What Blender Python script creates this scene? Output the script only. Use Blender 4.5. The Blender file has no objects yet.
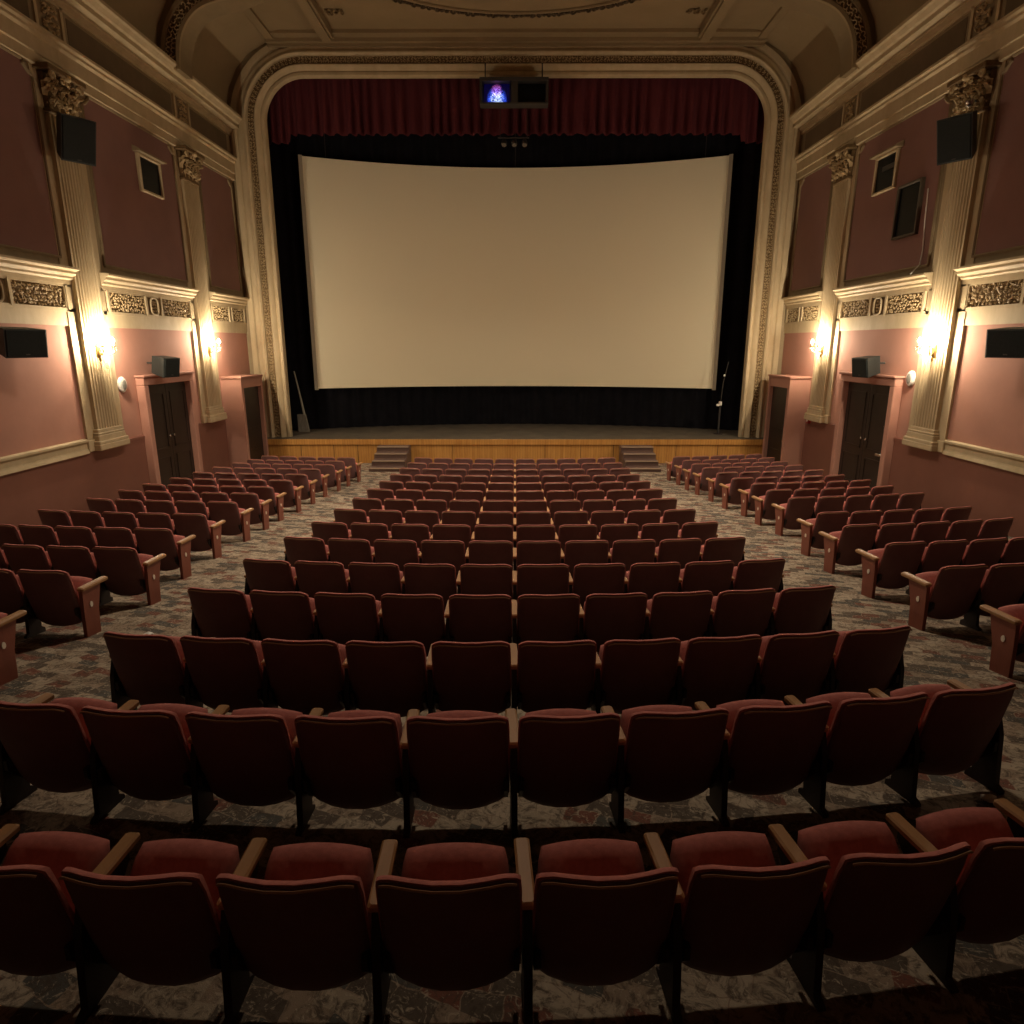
import bpy, math, random
from mathutils import Vector, Matrix
random.seed(7)
R = math.radians
sin, cos, pi = math.sin, math.cos, math.pi
col = bpy.context.scene.collection
scene = bpy.context.scene

# ---------------------------------------------------------------- camera (eye at the origin, stage towards +Y)
cd = bpy.data.cameras.new('camera'); cam = bpy.data.objects.new('camera', cd); col.objects.link(cam)
cd.sensor_width = 36.0; cd.lens = 36.0 * 660 / 1024; cd.clip_start = 0.05; cd.clip_end = 100
cam.location = (0, 0, 0); cam.rotation_euler = (R(90 - 14.2), 0, R(0.26))
scene.camera = cam

# ---------------------------------------------------------------- world, exposure
wd = bpy.data.worlds.new('world'); scene.world = wd; wd.use_nodes = True
wd.node_tree.nodes['Background'].inputs[0].default_value = (0.02, 0.02, 0.025, 1)
wd.node_tree.nodes['Background'].inputs[1].default_value = 0.2
vs = scene.view_settings
scene.display_settings.display_device = 'sRGB'
vs.view_transform = 'Standard'; vs.look = 'None'; vs.exposure = 0.0; vs.gamma = 1.0; vs.use_curve_mapping = False

BULB = 3700.0                      # emission of a candle bulb
BULB_COL = (1.0, 0.81, 0.57)

# unseen lamps added overhead to light rows and screen (rims are built further down)
def area(name, loc, rot, size, power, colr, spread=180, shape='DISK'):
    l = bpy.data.lights.new(name, 'AREA'); l.shape = shape; l.size = size; l.energy = power; l.color = colr; l.spread = R(spread)
    o = bpy.data.objects.new(name, l); col.objects.link(o); o.location = loc; o.rotation_euler = rot
    return o
ADDED_LAMPS = [(0.0, 12.3, 500, 106), (-1.9, 17.3, 135, 104), (1.9, 17.3, 135, 104)]
for hx, hy, hp, hs in ADDED_LAMPS:
    area('house_lamp', (hx, hy, 8.62), (0, 0, 0), 0.8, hp, (1.0, 0.83, 0.62), hs)

# ---------------------------------------------------------------- materials
def mat(name, color=(0.5, 0.5, 0.5), rough=0.6, metal=0.0, spec=0.5, emis=None, estr=0.0):
    m = bpy.data.materials.new(name); m.use_nodes = True
    b = m.node_tree.nodes['Principled BSDF']
    b.inputs['Base Color'].default_value = (*color, 1); b.inputs['Roughness'].default_value = rough
    b.inputs['Metallic'].default_value = metal; b.inputs['Specular IOR Level'].default_value = spec
    if emis: b.inputs['Emission Color'].default_value = (*emis, 1); b.inputs['Emission Strength'].default_value = estr
    return m
class NT:
    def __init__(s, m): s.t = m.node_tree; s.n = s.t.nodes; s.l = s.t.links; s.b = s.n['Principled BSDF']
    def node(s, k, **kw):
        x = s.n.new(k)
        for a, v in kw.items():
            if a in x.inputs: x.inputs[a].default_value = v
            else: setattr(x, a, v)
        return x
    def link(s, a, b): s.l.new(a, b)
    def coord(s, scale=(1, 1, 1), rot=(0, 0, 0), obj=True):
        tc = s.node('ShaderNodeTexCoord'); mp = s.node('ShaderNodeMapping')
        mp.inputs['Scale'].default_value = scale; mp.inputs['Rotation'].default_value = rot
        s.link(tc.outputs['Object'], mp.inputs[0]); return mp.outputs[0]
    def noise(s, v, scale, detail=4, rough=0.6, dist=0):
        x = s.node('ShaderNodeTexNoise'); x.inputs['Scale'].default_value = scale; x.inputs['Detail'].default_value = detail
        x.inputs['Roughness'].default_value = rough; x.inputs['Distortion'].default_value = dist
        s.link(v, x.inputs['Vector']); return x
    def ramp(s, f, stops):
        x = s.node('ShaderNodeValToRGB'); e = x.color_ramp.elements
        while len(e) < len(stops): e.new(0.5)
        for i, (p, c) in enumerate(stops): e[i].position = p; e[i].color = (*c, 1)
        s.link(f, x.inputs[0]); return x.outputs[0]
    def mix(s, f, a, b, blend='MIX'):
        x = s.node('ShaderNodeMix'); x.data_type = 'RGBA'; x.blend_type = blend
        for sock, v in ((x.inputs['Factor'], f), (x.inputs[6], a), (x.inputs[7], b)):
            if isinstance(v, (int, float)): sock.default_value = v
            elif isinstance(v, tuple): sock.default_value = (*v, 1)
            else: s.link(v, sock)
        return x.outputs[2]
    def bump(s, h, strength=0.3, dist=0.02):
        x = s.node('ShaderNodeBump'); x.inputs['Strength'].default_value = strength; x.inputs['Distance'].default_value = dist
        s.link(h, x.inputs['Height']); s.link(x.outputs[0], s.b.inputs['Normal'])

def mottled(name, c1, c2, scale=2.0, rough=0.7, spec=0.3, bumps=0.1, stretch=(1, 1, 1), fine=60):
    m = mat(name, c1, rough, spec=spec); n = NT(m); v = n.coord(stretch)
    a = n.noise(v, scale, 5, 0.65)
    n.link(n.ramp(a.outputs['Fac'], [(0.35, c1), (0.68, c2)]), n.b.inputs['Base Color'])
    if bumps:
        f = n.noise(v, fine, 3); n.bump(f.outputs['Fac'], bumps, 0.01)
    return m
M = {}
M['plaster_red'] = mottled('rose_painted_plaster', (0.39, 0.205, 0.155), (0.45, 0.235, 0.178), 0.8, 0.85, 0.15, 0.05, fine=8)
M['plaster_low'] = mottled('brick_red_painted_plaster', (0.185, 0.076, 0.054), (0.215, 0.090, 0.064), 0.9, 0.5, 0.4, 0.05, fine=8)  # brownish red, darkened to carry the dimmer light below the dado
M['plaster_up'] = mottled('maroon_painted_plaster', (0.225, 0.120, 0.105), (0.26, 0.138, 0.120), 0.7, 0.7, 0.25, 0.05, fine=8)
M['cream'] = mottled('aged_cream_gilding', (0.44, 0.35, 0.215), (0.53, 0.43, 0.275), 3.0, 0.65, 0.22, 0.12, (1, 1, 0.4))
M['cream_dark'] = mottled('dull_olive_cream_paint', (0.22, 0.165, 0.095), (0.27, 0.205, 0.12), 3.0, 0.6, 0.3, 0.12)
M['gold'] = mottled('gilded_relief', (0.40, 0.30, 0.16), (0.52, 0.40, 0.23), 14.0, 0.6, 0.25, 0.3)
M['olive'] = mottled('olive_frieze_panel', (0.12, 0.088, 0.052), (0.15, 0.108, 0.066), 2, 0.8, 0.2, 0.05)
M['patina'] = mottled('relief_background', (0.13, 0.085, 0.04), (0.19, 0.125, 0.06), 20.0, 0.7, 0.2, 0.3)
M['ceiling'] = mottled('ceiling_paint', (0.255, 0.19, 0.105), (0.295, 0.22, 0.125), 0.8, 0.8, 0.2, 0.05)
M['ceil_panel'] = mottled('ceiling_cove_paint', (0.20, 0.15, 0.085), (0.24, 0.18, 0.10), 0.8, 0.8, 0.2, 0.05)
M['patina_dark'] = mottled('dark_painted_foliage', (0.07, 0.05, 0.028), (0.10, 0.07, 0.04), 8.0, 0.8, 0.2, 0.1)
M['screen'] = mat('screen_cloth', (0.83, 0.765, 0.57), 0.9, spec=0.1)
M['screen_edge'] = mat('screen_margin', (0.42, 0.38, 0.30), 0.9, spec=0.1)
M['black_cloth'] = mottled('black_masking_cloth', (0.006, 0.006, 0.008), (0.010, 0.010, 0.013), 3, 0.95, 0.05, 0.1)
M['stage_floor'] = mottled('worn_stage_floor', (0.07, 0.058, 0.045), (0.12, 0.10, 0.075), 2.5, 0.6, 0.3, 0.1)
M['valance'] = mottled('dark_red_velvet', (0.095, 0.022, 0.028), (0.12, 0.028, 0.035), 2, 0.9, 0.1, 0.1, (3, 3, 0.3))
M['fabric'] = mottled('red_seat_fabric', (0.40, 0.135, 0.115), (0.50, 0.175, 0.15), 30, 0.9, 0.15, 0.35, fine=400)
M['shell'] = mottled('burgundy_seat_back', (0.165, 0.085, 0.086), (0.195, 0.100, 0.100), 5, 0.6, 0.22, 0.08, fine=120)
M['trim_tan'] = mat('tan_edge', (0.36, 0.20, 0.11), 0.45, spec=0.5)
M['iron'] = mat('black_iron', (0.025, 0.018, 0.017), 0.5, spec=0.4)
M['endwood'] = mottled('red_stained_wood', (0.19, 0.055, 0.035), (0.25, 0.075, 0.048), 4, 0.4, 0.5, 0.08, (1, 1, 0.15))
M['armwood'] = mottled('worn_oak_armrest', (0.33, 0.17, 0.075), (0.43, 0.24, 0.11), 9, 0.5, 0.25, 0.1, (1, 0.15, 1))
M['plate'] = mat('ivory_plate', (0.75, 0.66, 0.55), 0.4)
M['spk'] = mottled('black_speaker_cabinet', (0.026, 0.032, 0.031), (0.034, 0.041, 0.039), 20, 0.5, 0.4, 0.15)
M['spk_grille'] = mottled('speaker_grille_cloth', (0.014, 0.018, 0.018), (0.020, 0.025, 0.025), 40, 0.7, 0.2, 0.3)
M['door'] = mottled('dark_brown_door', (0.020, 0.012, 0.009), (0.032, 0.019, 0.014), 2, 0.45, 0.4, 0.05, (1, 1, 0.3))
M['glass_dark'] = mat('dark_window_glass', (0.005, 0.007, 0.009), 0.25, spec=0.12)
M['grey_metal'] = mat('grey_metal', (0.06, 0.058, 0.055), 0.45, 0.4)
M['olive_metal'] = mat('olive_brown_frame', (0.075, 0.06, 0.04), 0.6)
M['steel'] = mat('bright_steel', (0.6, 0.58, 0.55), 0.25, 1.0)
M['brass'] = mat('brass', (0.55, 0.38, 0.16), 0.3, 1.0)
M['crystal'] = mat('crystal', (0.9, 0.82, 0.75), 0.05, spec=0.8); M['crystal'].node_tree.nodes['Principled BSDF'].inputs['Transmission Weight'].default_value = 0.7
M['candle'] = mat('candle_sleeve', (0.75, 0.66, 0.5), 0.5)
M['bulb'] = mat('lit_candle_bulb', (1, 0.9, 0.7), 0.3, emis=BULB_COL, estr=BULB)
M['bowl'] = mat('lit_ceiling_bowl', (0.8, 0.75, 0.65), 0.4, emis=(1, 0.74, 0.47), estr=2.0)
M['stepwood'] = mottled('dark_step_wood', (0.095, 0.055, 0.045), (0.14, 0.085, 0.068), 4, 0.5, 0.4, 0.1, (0.2, 1, 1))
M['nosing'] = mat('worn_step_edge', (0.33, 0.24, 0.17), 0.6)
M['white'] = mat('white_plastic', (0.72, 0.70, 0.64), 0.4)
M['greyglass'] = mat('grey_lens', (0.22, 0.22, 0.20), 0.2)
M['redplastic'] = mat('red_plastic', (0.30, 0.02, 0.02), 0.4)
M['broom'] = mottled('grey_bristle', (0.20, 0.19, 0.16), (0.34, 0.32, 0.27), 30, 0.9, 0.1, 0.4, (1, 1, 0.1))
M['pole'] = mat('pale_painted_pole', (0.42, 0.43, 0.36), 0.5)

def beadboard():
    m = mat('varnished_beadboard', (0.5, 0.27, 0.08), 0.35, spec=0.5); n = NT(m); v = n.coord()
    sx = n.node('ShaderNodeSeparateXYZ'); n.link(v, sx.inputs[0])
    a = n.node('ShaderNodeMath', operation='MULTIPLY'); a.inputs[1].default_value = 1 / 0.085; n.link(sx.outputs[0], a.inputs[0])
    fl = n.node('ShaderNodeMath', operation='FLOOR'); n.link(a.outputs[0], fl.inputs[0])
    fr = n.node('ShaderNodeMath', operation='FRACT'); n.link(a.outputs[0], fr.inputs[0])
    wn = n.node('ShaderNodeTexWhiteNoise', noise_dimensions='1D'); n.link(fl.outputs[0], wn.inputs['W'])
    g = n.noise(n.coord((12, 12, 0.9)), 2.0, 5, 0.7, 0.4)
    c = n.mix(wn.outputs['Value'], (0.44, 0.20, 0.045), (0.56, 0.29, 0.075))
    c = n.mix(0.35, c, n.ramp(g.outputs['Fac'], [(0.3, (0.28, 0.11, 0.02)), (0.7, (0.66, 0.37, 0.12))]))
    j = n.ramp(fr.outputs[0], [(0.0, (0, 0, 0)), (0.07, (1, 1, 1)), (0.93, (1, 1, 1)), (1.0, (0, 0, 0))])
    c = n.mix(0.55, c, j, 'MULTIPLY')
    n.link(c, n.b.inputs['Base Color']); n.bump(j, 0.6, 0.006); return m
M['bead'] = beadboard()

def carpet():
    m = mat('patterned_carpet', (0.2, 0.15, 0.12), 0.95, spec=0.08); n = NT(m)
    v = n.coord(rot=(0, 0, R(20)))
    w = n.noise(v, 2.2, 3, 0.6)
    vv = n.mix(0.16, v, w.outputs['Color'])
    br = n.node('ShaderNodeTexBrick'); n.link(vv, br.inputs['Vector'])
    br.inputs['Scale'].default_value = 4.6; br.inputs['Mortar Size'].default_value = 0.012; br.inputs['Brick Width'].default_value = 0.7; br.inputs['Row Height'].default_value = 0.42
    br.inputs['Color1'].default_value = (0, 0, 0, 1); br.inputs['Color2'].default_value = (1, 1, 1, 1); br.inputs['Mortar'].default_value = (0.5, 0.5, 0.5, 1)
    pal = n.ramp(br.outputs['Color'], [(0.0, (0.36, 0.29, 0.215)), (0.22, (0.12, 0.095, 0.075)), (0.40, (0.30, 0.225, 0.165)), (0.56, (0.20, 0.085, 0.062)), (0.66, (0.42, 0.34, 0.255)), (0.86, (0.10, 0.095, 0.085))])
    pal.node.color_ramp.interpolation = 'CONSTANT'
    sw = n.noise(v, 9, 6, 0.75, 2.0)
    c = n.mix(n.ramp(sw.outputs['Fac'], [(0.46, (0, 0, 0)), (0.60, (0.85, 0.85, 0.85))]), pal, (0.085, 0.062, 0.048))
    sw2 = n.noise(v, 14, 4, 0.7, 3.0)
    c = n.mix(n.ramp(sw2.outputs['Fac'], [(0.55, (0, 0, 0)), (0.66, (0.8, 0.8, 0.8))]), c, (0.48, 0.395, 0.295))
    big = n.noise(v, 0.7, 3)
    c = n.mix(0.35, c, n.ramp(big.outputs['Fac'], [(0.3, (0.6, 0.55, 0.5)), (0.7, (1, 1, 1))]), 'MULTIPLY')
    n.link(c, n.b.inputs['Base Color'])
    f = n.noise(v, 260, 2); n.bump(f.outputs['Fac'], 0.4, 0.01); return m
M['carpet'] = carpet()

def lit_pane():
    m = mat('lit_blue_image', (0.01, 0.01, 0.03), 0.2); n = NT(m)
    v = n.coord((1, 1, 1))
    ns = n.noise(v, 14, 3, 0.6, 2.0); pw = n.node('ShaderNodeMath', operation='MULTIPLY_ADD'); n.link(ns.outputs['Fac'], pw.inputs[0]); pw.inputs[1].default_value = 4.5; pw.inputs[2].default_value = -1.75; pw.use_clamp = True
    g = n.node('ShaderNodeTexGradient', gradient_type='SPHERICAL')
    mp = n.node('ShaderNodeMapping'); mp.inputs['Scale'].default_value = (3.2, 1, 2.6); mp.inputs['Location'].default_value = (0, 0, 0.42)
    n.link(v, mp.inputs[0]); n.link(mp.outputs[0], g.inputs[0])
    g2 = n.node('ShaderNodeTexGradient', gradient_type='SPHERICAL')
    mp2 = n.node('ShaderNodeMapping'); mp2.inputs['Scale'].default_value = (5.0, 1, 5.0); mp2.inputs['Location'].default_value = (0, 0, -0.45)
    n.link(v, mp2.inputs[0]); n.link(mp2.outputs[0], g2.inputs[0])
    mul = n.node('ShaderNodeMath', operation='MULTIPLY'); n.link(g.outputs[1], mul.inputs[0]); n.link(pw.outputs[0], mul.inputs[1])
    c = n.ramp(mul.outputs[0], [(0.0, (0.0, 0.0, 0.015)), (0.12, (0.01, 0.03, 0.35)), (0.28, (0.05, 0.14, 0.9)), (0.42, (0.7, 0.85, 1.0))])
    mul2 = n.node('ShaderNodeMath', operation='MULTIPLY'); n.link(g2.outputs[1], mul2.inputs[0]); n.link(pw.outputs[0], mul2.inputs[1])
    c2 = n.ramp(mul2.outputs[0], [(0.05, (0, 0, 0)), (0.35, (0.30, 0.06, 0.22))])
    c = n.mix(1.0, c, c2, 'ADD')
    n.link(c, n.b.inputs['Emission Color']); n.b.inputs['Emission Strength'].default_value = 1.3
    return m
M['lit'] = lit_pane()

# ---------------------------------------------------------------- mesh builder
class MB:
    def __init__(s): s.v = []; s.f = []
    def add(s, vs, fs):
        k = len(s.v); s.v += [tuple(p) for p in vs]; s.f += [tuple(i + k for i in f) for f in fs]; return s
    def box(s, x0, x1, y0, y1, z0, z1, mtx=None):
        x0, x1 = min(x0, x1), max(x0, x1); y0, y1 = min(y0, y1), max(y0, y1)
        vs = [(x, y, z) for z in (z0, z1) for y in (y0, y1) for x in (x0, x1)]
        if mtx is not None: vs = [mtx @ Vector(p) for p in vs]
        return s.add(vs, [(0, 2, 3, 1), (4, 5, 7, 6), (0, 1, 5, 4), (2, 6, 7, 3), (0, 4, 6, 2), (1, 3, 7, 5)])
    def bbox(s, x0, x1, y0, y1, z0, z1, b=0.01, mtx=None):            # box with chamfered edges
        x0, x1 = min(x0, x1), max(x0, x1); y0, y1 = min(y0, y1), max(y0, y1)
        def ring(i, z): return [(x0 + i + (b if i < b else 0) * 0, 0, z)]
        def oct_(o, z):
            X0, X1, Y0, Y1 = x0 + o, x1 - o, y0 + o, y1 - o
            return [(X0 + b, Y0, z), (X1 - b, Y0, z), (X1, Y0 + b, z), (X1, Y1 - b, z), (X1 - b, Y1, z), (X0 + b, Y1, z), (X0, Y1 - b, z), (X0, Y0 + b, z)]
        vs = oct_(b, z0) + oct_(0, z0 + b) + oct_(0, z1 - b) + oct_(b, z1)
        if mtx is not None: vs = [mtx @ Vector(p) for p in vs]
        fs = [tuple(range(7, -1, -1)), tuple(range(24, 32))]
        for r in range(3):
            for i in range(8): j = (i + 1) % 8; fs.append((r * 8 + i, r * 8 + j, r * 8 + 8 + j, r * 8 + 8 + i))
        return s.add(vs, fs)
    def prism(s, poly, f0, f1):                                        # poly of 2D points; f0/f1 map (a,b) to the two ends
        n = len(poly); vs = [f0(a, b) for a, b in poly] + [f1(a, b) for a, b in poly]
        return s.add(vs, [tuple(range(n))[::-1], tuple(range(n, 2 * n))] + [(i, (i + 1) % n, n + (i + 1) % n, n + i) for i in range(n)])
    def along_y(s, poly, y0, y1): return s.prism(poly, lambda a, b: (a, y0, b), lambda a, b: (a, y1, b))
    def along_x(s, poly, x0, x1): return s.prism(poly, lambda a, b: (x0, a, b), lambda a, b: (x1, a, b))
    def along_z(s, poly, z0, z1): return s.prism(poly, lambda a, b: (a, b, z0), lambda a, b: (a, b, z1))
    def tube(s, pts, r, n=6, caps=True):
        pts = [Vector(p) for p in pts]; rs = r if isinstance(r, (list, tuple)) else [r] * len(pts)
        vs = []; up = None
        for i, p in enumerate(pts):
            t = (pts[min(i + 1, len(pts) - 1)] - pts[max(i - 1, 0)])
            t = t.normalized() if t.length > 1e-9 else Vector((0, 0, 1))
            if up is None: up = Vector((0, 0, 1)) if abs(t.z) < 0.9 else Vector((1, 0, 0))
            a = t.cross(up)
            if a.length < 1e-6: a = t.cross(Vector((0, 1, 0)))
            a.normalize(); b = a.cross(t).normalized(); up = b
            for k in range(n): an = 2 * pi * k / n; vs.append(p + (a * cos(an) + b * sin(an)) * rs[i])
        fs = []
        for i in range(len(pts) - 1):
            for k in range(n): j = (k + 1) % n; fs.append((i * n + k, i * n + j, (i + 1) * n + j, (i + 1) * n + k))
        if caps: fs += [tuple(range(n))[::-1], tuple(range((len(pts) - 1) * n, len(pts) * n))]
        return s.add(vs, fs)
    def lathe(s, prof, c=(0, 0, 0), n=12, sx=1, sy=1, mtx=None):
        vs = []
        for r, z in prof:
            for k in range(n): a = 2 * pi * k / n; p = Vector((c[0] + r * cos(a) * sx, c[1] + r * sin(a) * sy, c[2] + z)); vs.append(mtx @ p if mtx is not None else p)
        m = len(prof); fs = [(i * n + k, i * n + (k + 1) % n, (i + 1) * n + (k + 1) % n, (i + 1) * n + k) for i in range(m - 1) for k in range(n)]
        fs += [tuple(range(n))[::-1], tuple(range((m - 1) * n, m * n))]
        return s.add(vs, fs)
    def grid(s, P, flip=False):
        nr, nc = len(P), len(P[0]); vs = [p for row in P for p in row]
        fs = [(i * nc + j, i * nc + j + 1, (i + 1) * nc + j + 1, (i + 1) * nc + j) for i in range(nr - 1) for j in range(nc - 1)]
        if flip: fs = [f[::-1] for f in fs]
        return s.add(vs, fs)
    def slab(s, F, B):                                                 # two matching grids closed along their rims
        nr, nc = len(F), len(F[0]); k = nr * nc
        vs = [p for row in F for p in row] + [p for row in B for p in row]
        fs = []
        for i in range(nr - 1):
            for j in range(nc - 1):
                q = (i * nc + j, i * nc + j + 1, (i + 1) * nc + j + 1, (i + 1) * nc + j)
                fs.append(q); fs.append(tuple(a + k for a in q)[::-1])
        rim = [j for j in range(nc)] + [i * nc + nc - 1 for i in range(1, nr)] + [(nr - 1) * nc + j for j in range(nc - 2, -1, -1)] + [i * nc for i in range(nr - 2, 0, -1)]
        for a, b in zip(rim, rim[1:] + rim[:1]): fs.append((b, a, a + k, b + k))
        return s.add(vs, fs)
    def mesh(s, name, m, smooth=None):
        me = bpy.data.meshes.new(name); me.from_pydata(s.v, [], s.f); me.materials.append(m)
        import bmesh
        bm = bmesh.new(); bm.from_mesh(me); bmesh.ops.recalc_face_normals(bm, faces=bm.faces); bm.to_mesh(me); bm.free()
        if smooth is not None:
            me.polygons.foreach_set('use_smooth', [True] * len(me.polygons)); me.set_sharp_from_angle(angle=R(smooth))
        return me
    def build(s, name, m, parent=None, smooth=None):
        o = bpy.data.objects.new(name, s.mesh(name, m, smooth)); col.objects.link(o)
        if parent: o.parent = parent
        return o
def tag(o, label=None, cat=None, group=None, kind=None):
    if label: o['label'] = label
    if cat: o['category'] = cat
    if group: o['group'] = group
    if kind: o['kind'] = kind
    return o
def empty(name, loc=(0, 0, 0), rz=0): 
    o = bpy.data.objects.new(name, None); col.objects.link(o); o.location = loc; o.rotation_euler = (0, 0, rz); return o
def interp(x, T):
    if x <= T[0][0]: return T[0][1]
    for (a, b), (c, d) in zip(T, T[1:]):
        if x <= c: return b + (d - b) * (x - a) / (c - a)
    return T[-1][1]

# ---------------------------------------------------------------- setting: floor, walls, ceiling
FL = [(-5, -2.545), (3.2, -2.545), (3.95, -2.617), (6.23, -2.854), (8.55, -3.081), (10.9, -3.288), (13.2, -3.454), (15.65, -3.63), (18.1, -3.791), (22.0, -3.87), (28, -3.87)]
def fz(y): return interp(y, FL)
W = 8.9; YP = 22.6; YB = -4.2; STZ = -3.06
b = MB(); ys = [YB + (22.1 - YB) * i / 80 for i in range(81)]
b.slab([[(x, y, fz(y)) for x in (-W, 0, W)] for y in ys], [[(x, y, fz(y) - 0.3) for x in (-W, 0, W)] for y in ys])
tag(b.build('floor', M['carpet']), 'worn patterned carpet in grey, beige and rust on the sloping auditorium floor', 'floor', kind='structure')

def ornament(b, w, h, f, cell=0.1, d=0.03, r=0.011, jit=0.25):
    """relief of small scrolls and buds over a w x h patch; f(a, b, depth) places it."""
    na, nb = max(1, round(w / cell)), max(1, round(h / cell)); ca, cb = w / na, h / nb
    for i in range(na):
        for j in range(nb):
            a0 = (i + 0.5) * ca + random.uniform(-jit, jit) * ca; b0 = (j + 0.5) * cb + random.uniform(-jit, jit) * cb * 0.6
            ph = random.uniform(0, 2 * pi); sg = 1 if (i + j) % 2 else -1; R0 = 0.42 * min(ca, cb)
            pts = []
            for k in range(7):
                t = k / 6; an = ph + sg * t * 4.6; rr = R0 * (1 - 0.7 * t)
                pts.append(f(a0 + cos(an) * rr, b0 + sin(an) * rr, d * (0.35 + 0.65 * sin(pi * t))))
            b.tube(pts, [r * (0.6 + 0.9 * sin(pi * (k + 0.5) / 7)) for k in range(7)], 4)

DOOR_H = -0.88
for s, side in ((-1, 'left'), (1, 'right')):
    X = lambda v: s * v
    # the wall: lower (below the dado) and rose plaster, one thick slab each, and maroon upper wall
    wroot = MB().box(X(W), X(W + 0.3), YB, YP + 5, -4.3, 9.2).build('wall_' + side, M['plaster_red'])
    tag(wroot, 'rose painted side wall with plaster panels on the %s of the auditorium' % side, 'wall', kind='structure')
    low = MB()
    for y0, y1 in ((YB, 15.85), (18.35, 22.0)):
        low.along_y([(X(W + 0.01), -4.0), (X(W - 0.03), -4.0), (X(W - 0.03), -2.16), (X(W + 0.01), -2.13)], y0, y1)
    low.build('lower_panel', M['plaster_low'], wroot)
    up = MB()
    bays = [(-1.0, 4.08), (4.08, 9.2), (9.2, 14.34), (14.34, 19.47)]
    def upanel(y0, y1):
        c = 0.22   # notched top corners
        poly = [(y0, 1.66), (y1, 1.66), (y1, 4.98 - c), (y1 - c * 0.4, 4.98 - c * 0.8), (y1 - c, 4.98 - c * 0.3), (y1 - c, 4.98), (y0 + c, 4.98), (y0 + c, 4.98 - c * 0.3), (y0 + c * 0.4, 4.98 - c * 0.8), (y0, 4.98 - c)]
        up.prism(poly, lambda a, q: (X(W + 0.01), a, q), lambda a, q: (X(W - 0.045), a, q))
        return poly
    fr = MB()
    segs = [(a + 0.72, c - 0.72) for a, c in bays] + [(20.18, 22.35)]
    for y0, y1 in segs:
        poly = upanel(y0, y1)
        pts = [(X(W - 0.05), a, q) for a, q in poly]; fr.tube(pts + pts[:1], 0.035, 6)
    up.build('upper_panel', M['plaster_up'], wroot)
    # cream field behind the upper panels
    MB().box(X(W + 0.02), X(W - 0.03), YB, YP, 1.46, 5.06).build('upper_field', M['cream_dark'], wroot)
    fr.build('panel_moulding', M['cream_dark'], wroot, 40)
    # cream band under the ornament frieze, its mouldings and shelf
    t = MB().box(X(W), X(W - 0.035), YB, YP, 0.37, 0.66).build('trim_' + ('1' if s < 0 else '2'), M['cream'])
    tag(t, 'cream plaster belt course with scrollwork panels along the %s wall' % side, 'plaster frieze', kind='structure')
    sm = MB()
    for y0, y1 in ((YB, 3.6), (4.56, 8.72), (9.68, 13.86), (14.82, 18.99), (19.95, YP)): sm.along_y([(X(W), 1.16), (X(W - 0.06), 1.16), (X(W - 0.06), 1.24), (X(W - 0.11), 1.27), (X(W - 0.11), 1.31), (X(W - 0.17), 1.36), (X(W - 0.17), 1.41), (X(W - 0.25), 1.44), (X(W - 0.25), 1.48), (X(W), 1.50)], y0, y1)
    sm.build('shelf_moulding', M['cream'], t)
    MB().box(X(W), X(W - 0.012), YB, YP, 0.66, 1.16).build('frieze_ground', M['patina'], t)
    panels = []
    for a, c in bays:
        m_ = (a + c) / 2
        panels += [(a + 0.72, m_ - 0.38), (m_ + 0.38, c - 0.72)]
    panels += [(20.15, 21.28), (21.55, 22.45)]
    frm = MB(); rel = MB(); car = MB()
    # frames between the panels
    frm.box(X(W), X(W - 0.05), YB, YP, 0.64, 0.71); frm.box(X(W), X(W - 0.05), YB, YP, 1.12, 1.17)
    for y0, y1 in panels:
        if y1 < 6: continue
        for yy in (y0 - 0.03, y1 + 0.03): frm.box(X(W), X(W - 0.06), yy - 0.035, yy + 0.035, 0.68, 1.15)
        ornament(rel, y1 - y0 - 0.04, 0.40, lambda a, q, d, y0=y0: (X(W - 0.012 - d), y0 + 0.02 + a, 0.715 + q), 0.068, 0.022, 0.0085, 0.6)
    for a, c in bays[1:]:
        m_ = (a + c) / 2
        ov = [(X(W - 0.05), m_ + 0.17 * (abs(cos(k)) ** 0.6 * (1 if cos(k) > 0 else -1)), 0.915 + 0.19 * (abs(sin(k)) ** 0.6 * (1 if sin(k) > 0 else -1))) for k in [2 * pi * i / 24 for i in range(25)]]
        car.tube(ov, 0.022, 5)
        ornament(rel, 0.2, 0.28, lambda a, q, d, m_=m_: (X(W - 0.012 - d), m_ - 0.1 + a, 0.775 + q), 0.07, 0.03, 0.008)
    frm.build('panel_frame', M['cream'], t); rel.build('scroll_relief', M['gold'], t, 60); car.build('oval_cartouche', M['cream'], t, 60)
    # dado rail up to the first door
    d_ = MB().along_y([(X(W), -2.18), (X(W - 0.08), -2.18), (X(W - 0.07), -2.12), (X(W - 0.05), -2.08), (X(W - 0.05), -1.98), (X(W - 0.09), -1.94), (X(W - 0.09), -1.90), (X(W), -1.88)], YB, 13.55)
    dd = d_.build('trim_' + ('3' if s < 0 else '4'), M['cream']); tag(dd, 'cream dado rail along the lower %s wall ending at the first fluted pilaster' % side, 'dado rail', kind='structure')
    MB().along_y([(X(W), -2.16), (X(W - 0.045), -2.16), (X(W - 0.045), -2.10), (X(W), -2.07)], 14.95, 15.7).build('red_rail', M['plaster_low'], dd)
    # entablature
    e = MB().along_y([(X(W), 4.98), (X(W - 0.12), 5.0), (X(W - 0.12), 5.18), (X(W - 0.16), 5.19), (X(W - 0.16), 5.46), (X(W - 0.21), 5.50), (X(W - 0.21), 5.55), (X(W - 0.26), 5.58), (X(W - 0.26), 5.63), (X(W), 5.66)], YB, YP).build('trim_' + ('5' if s < 0 else '6'), M['cream'])
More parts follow.
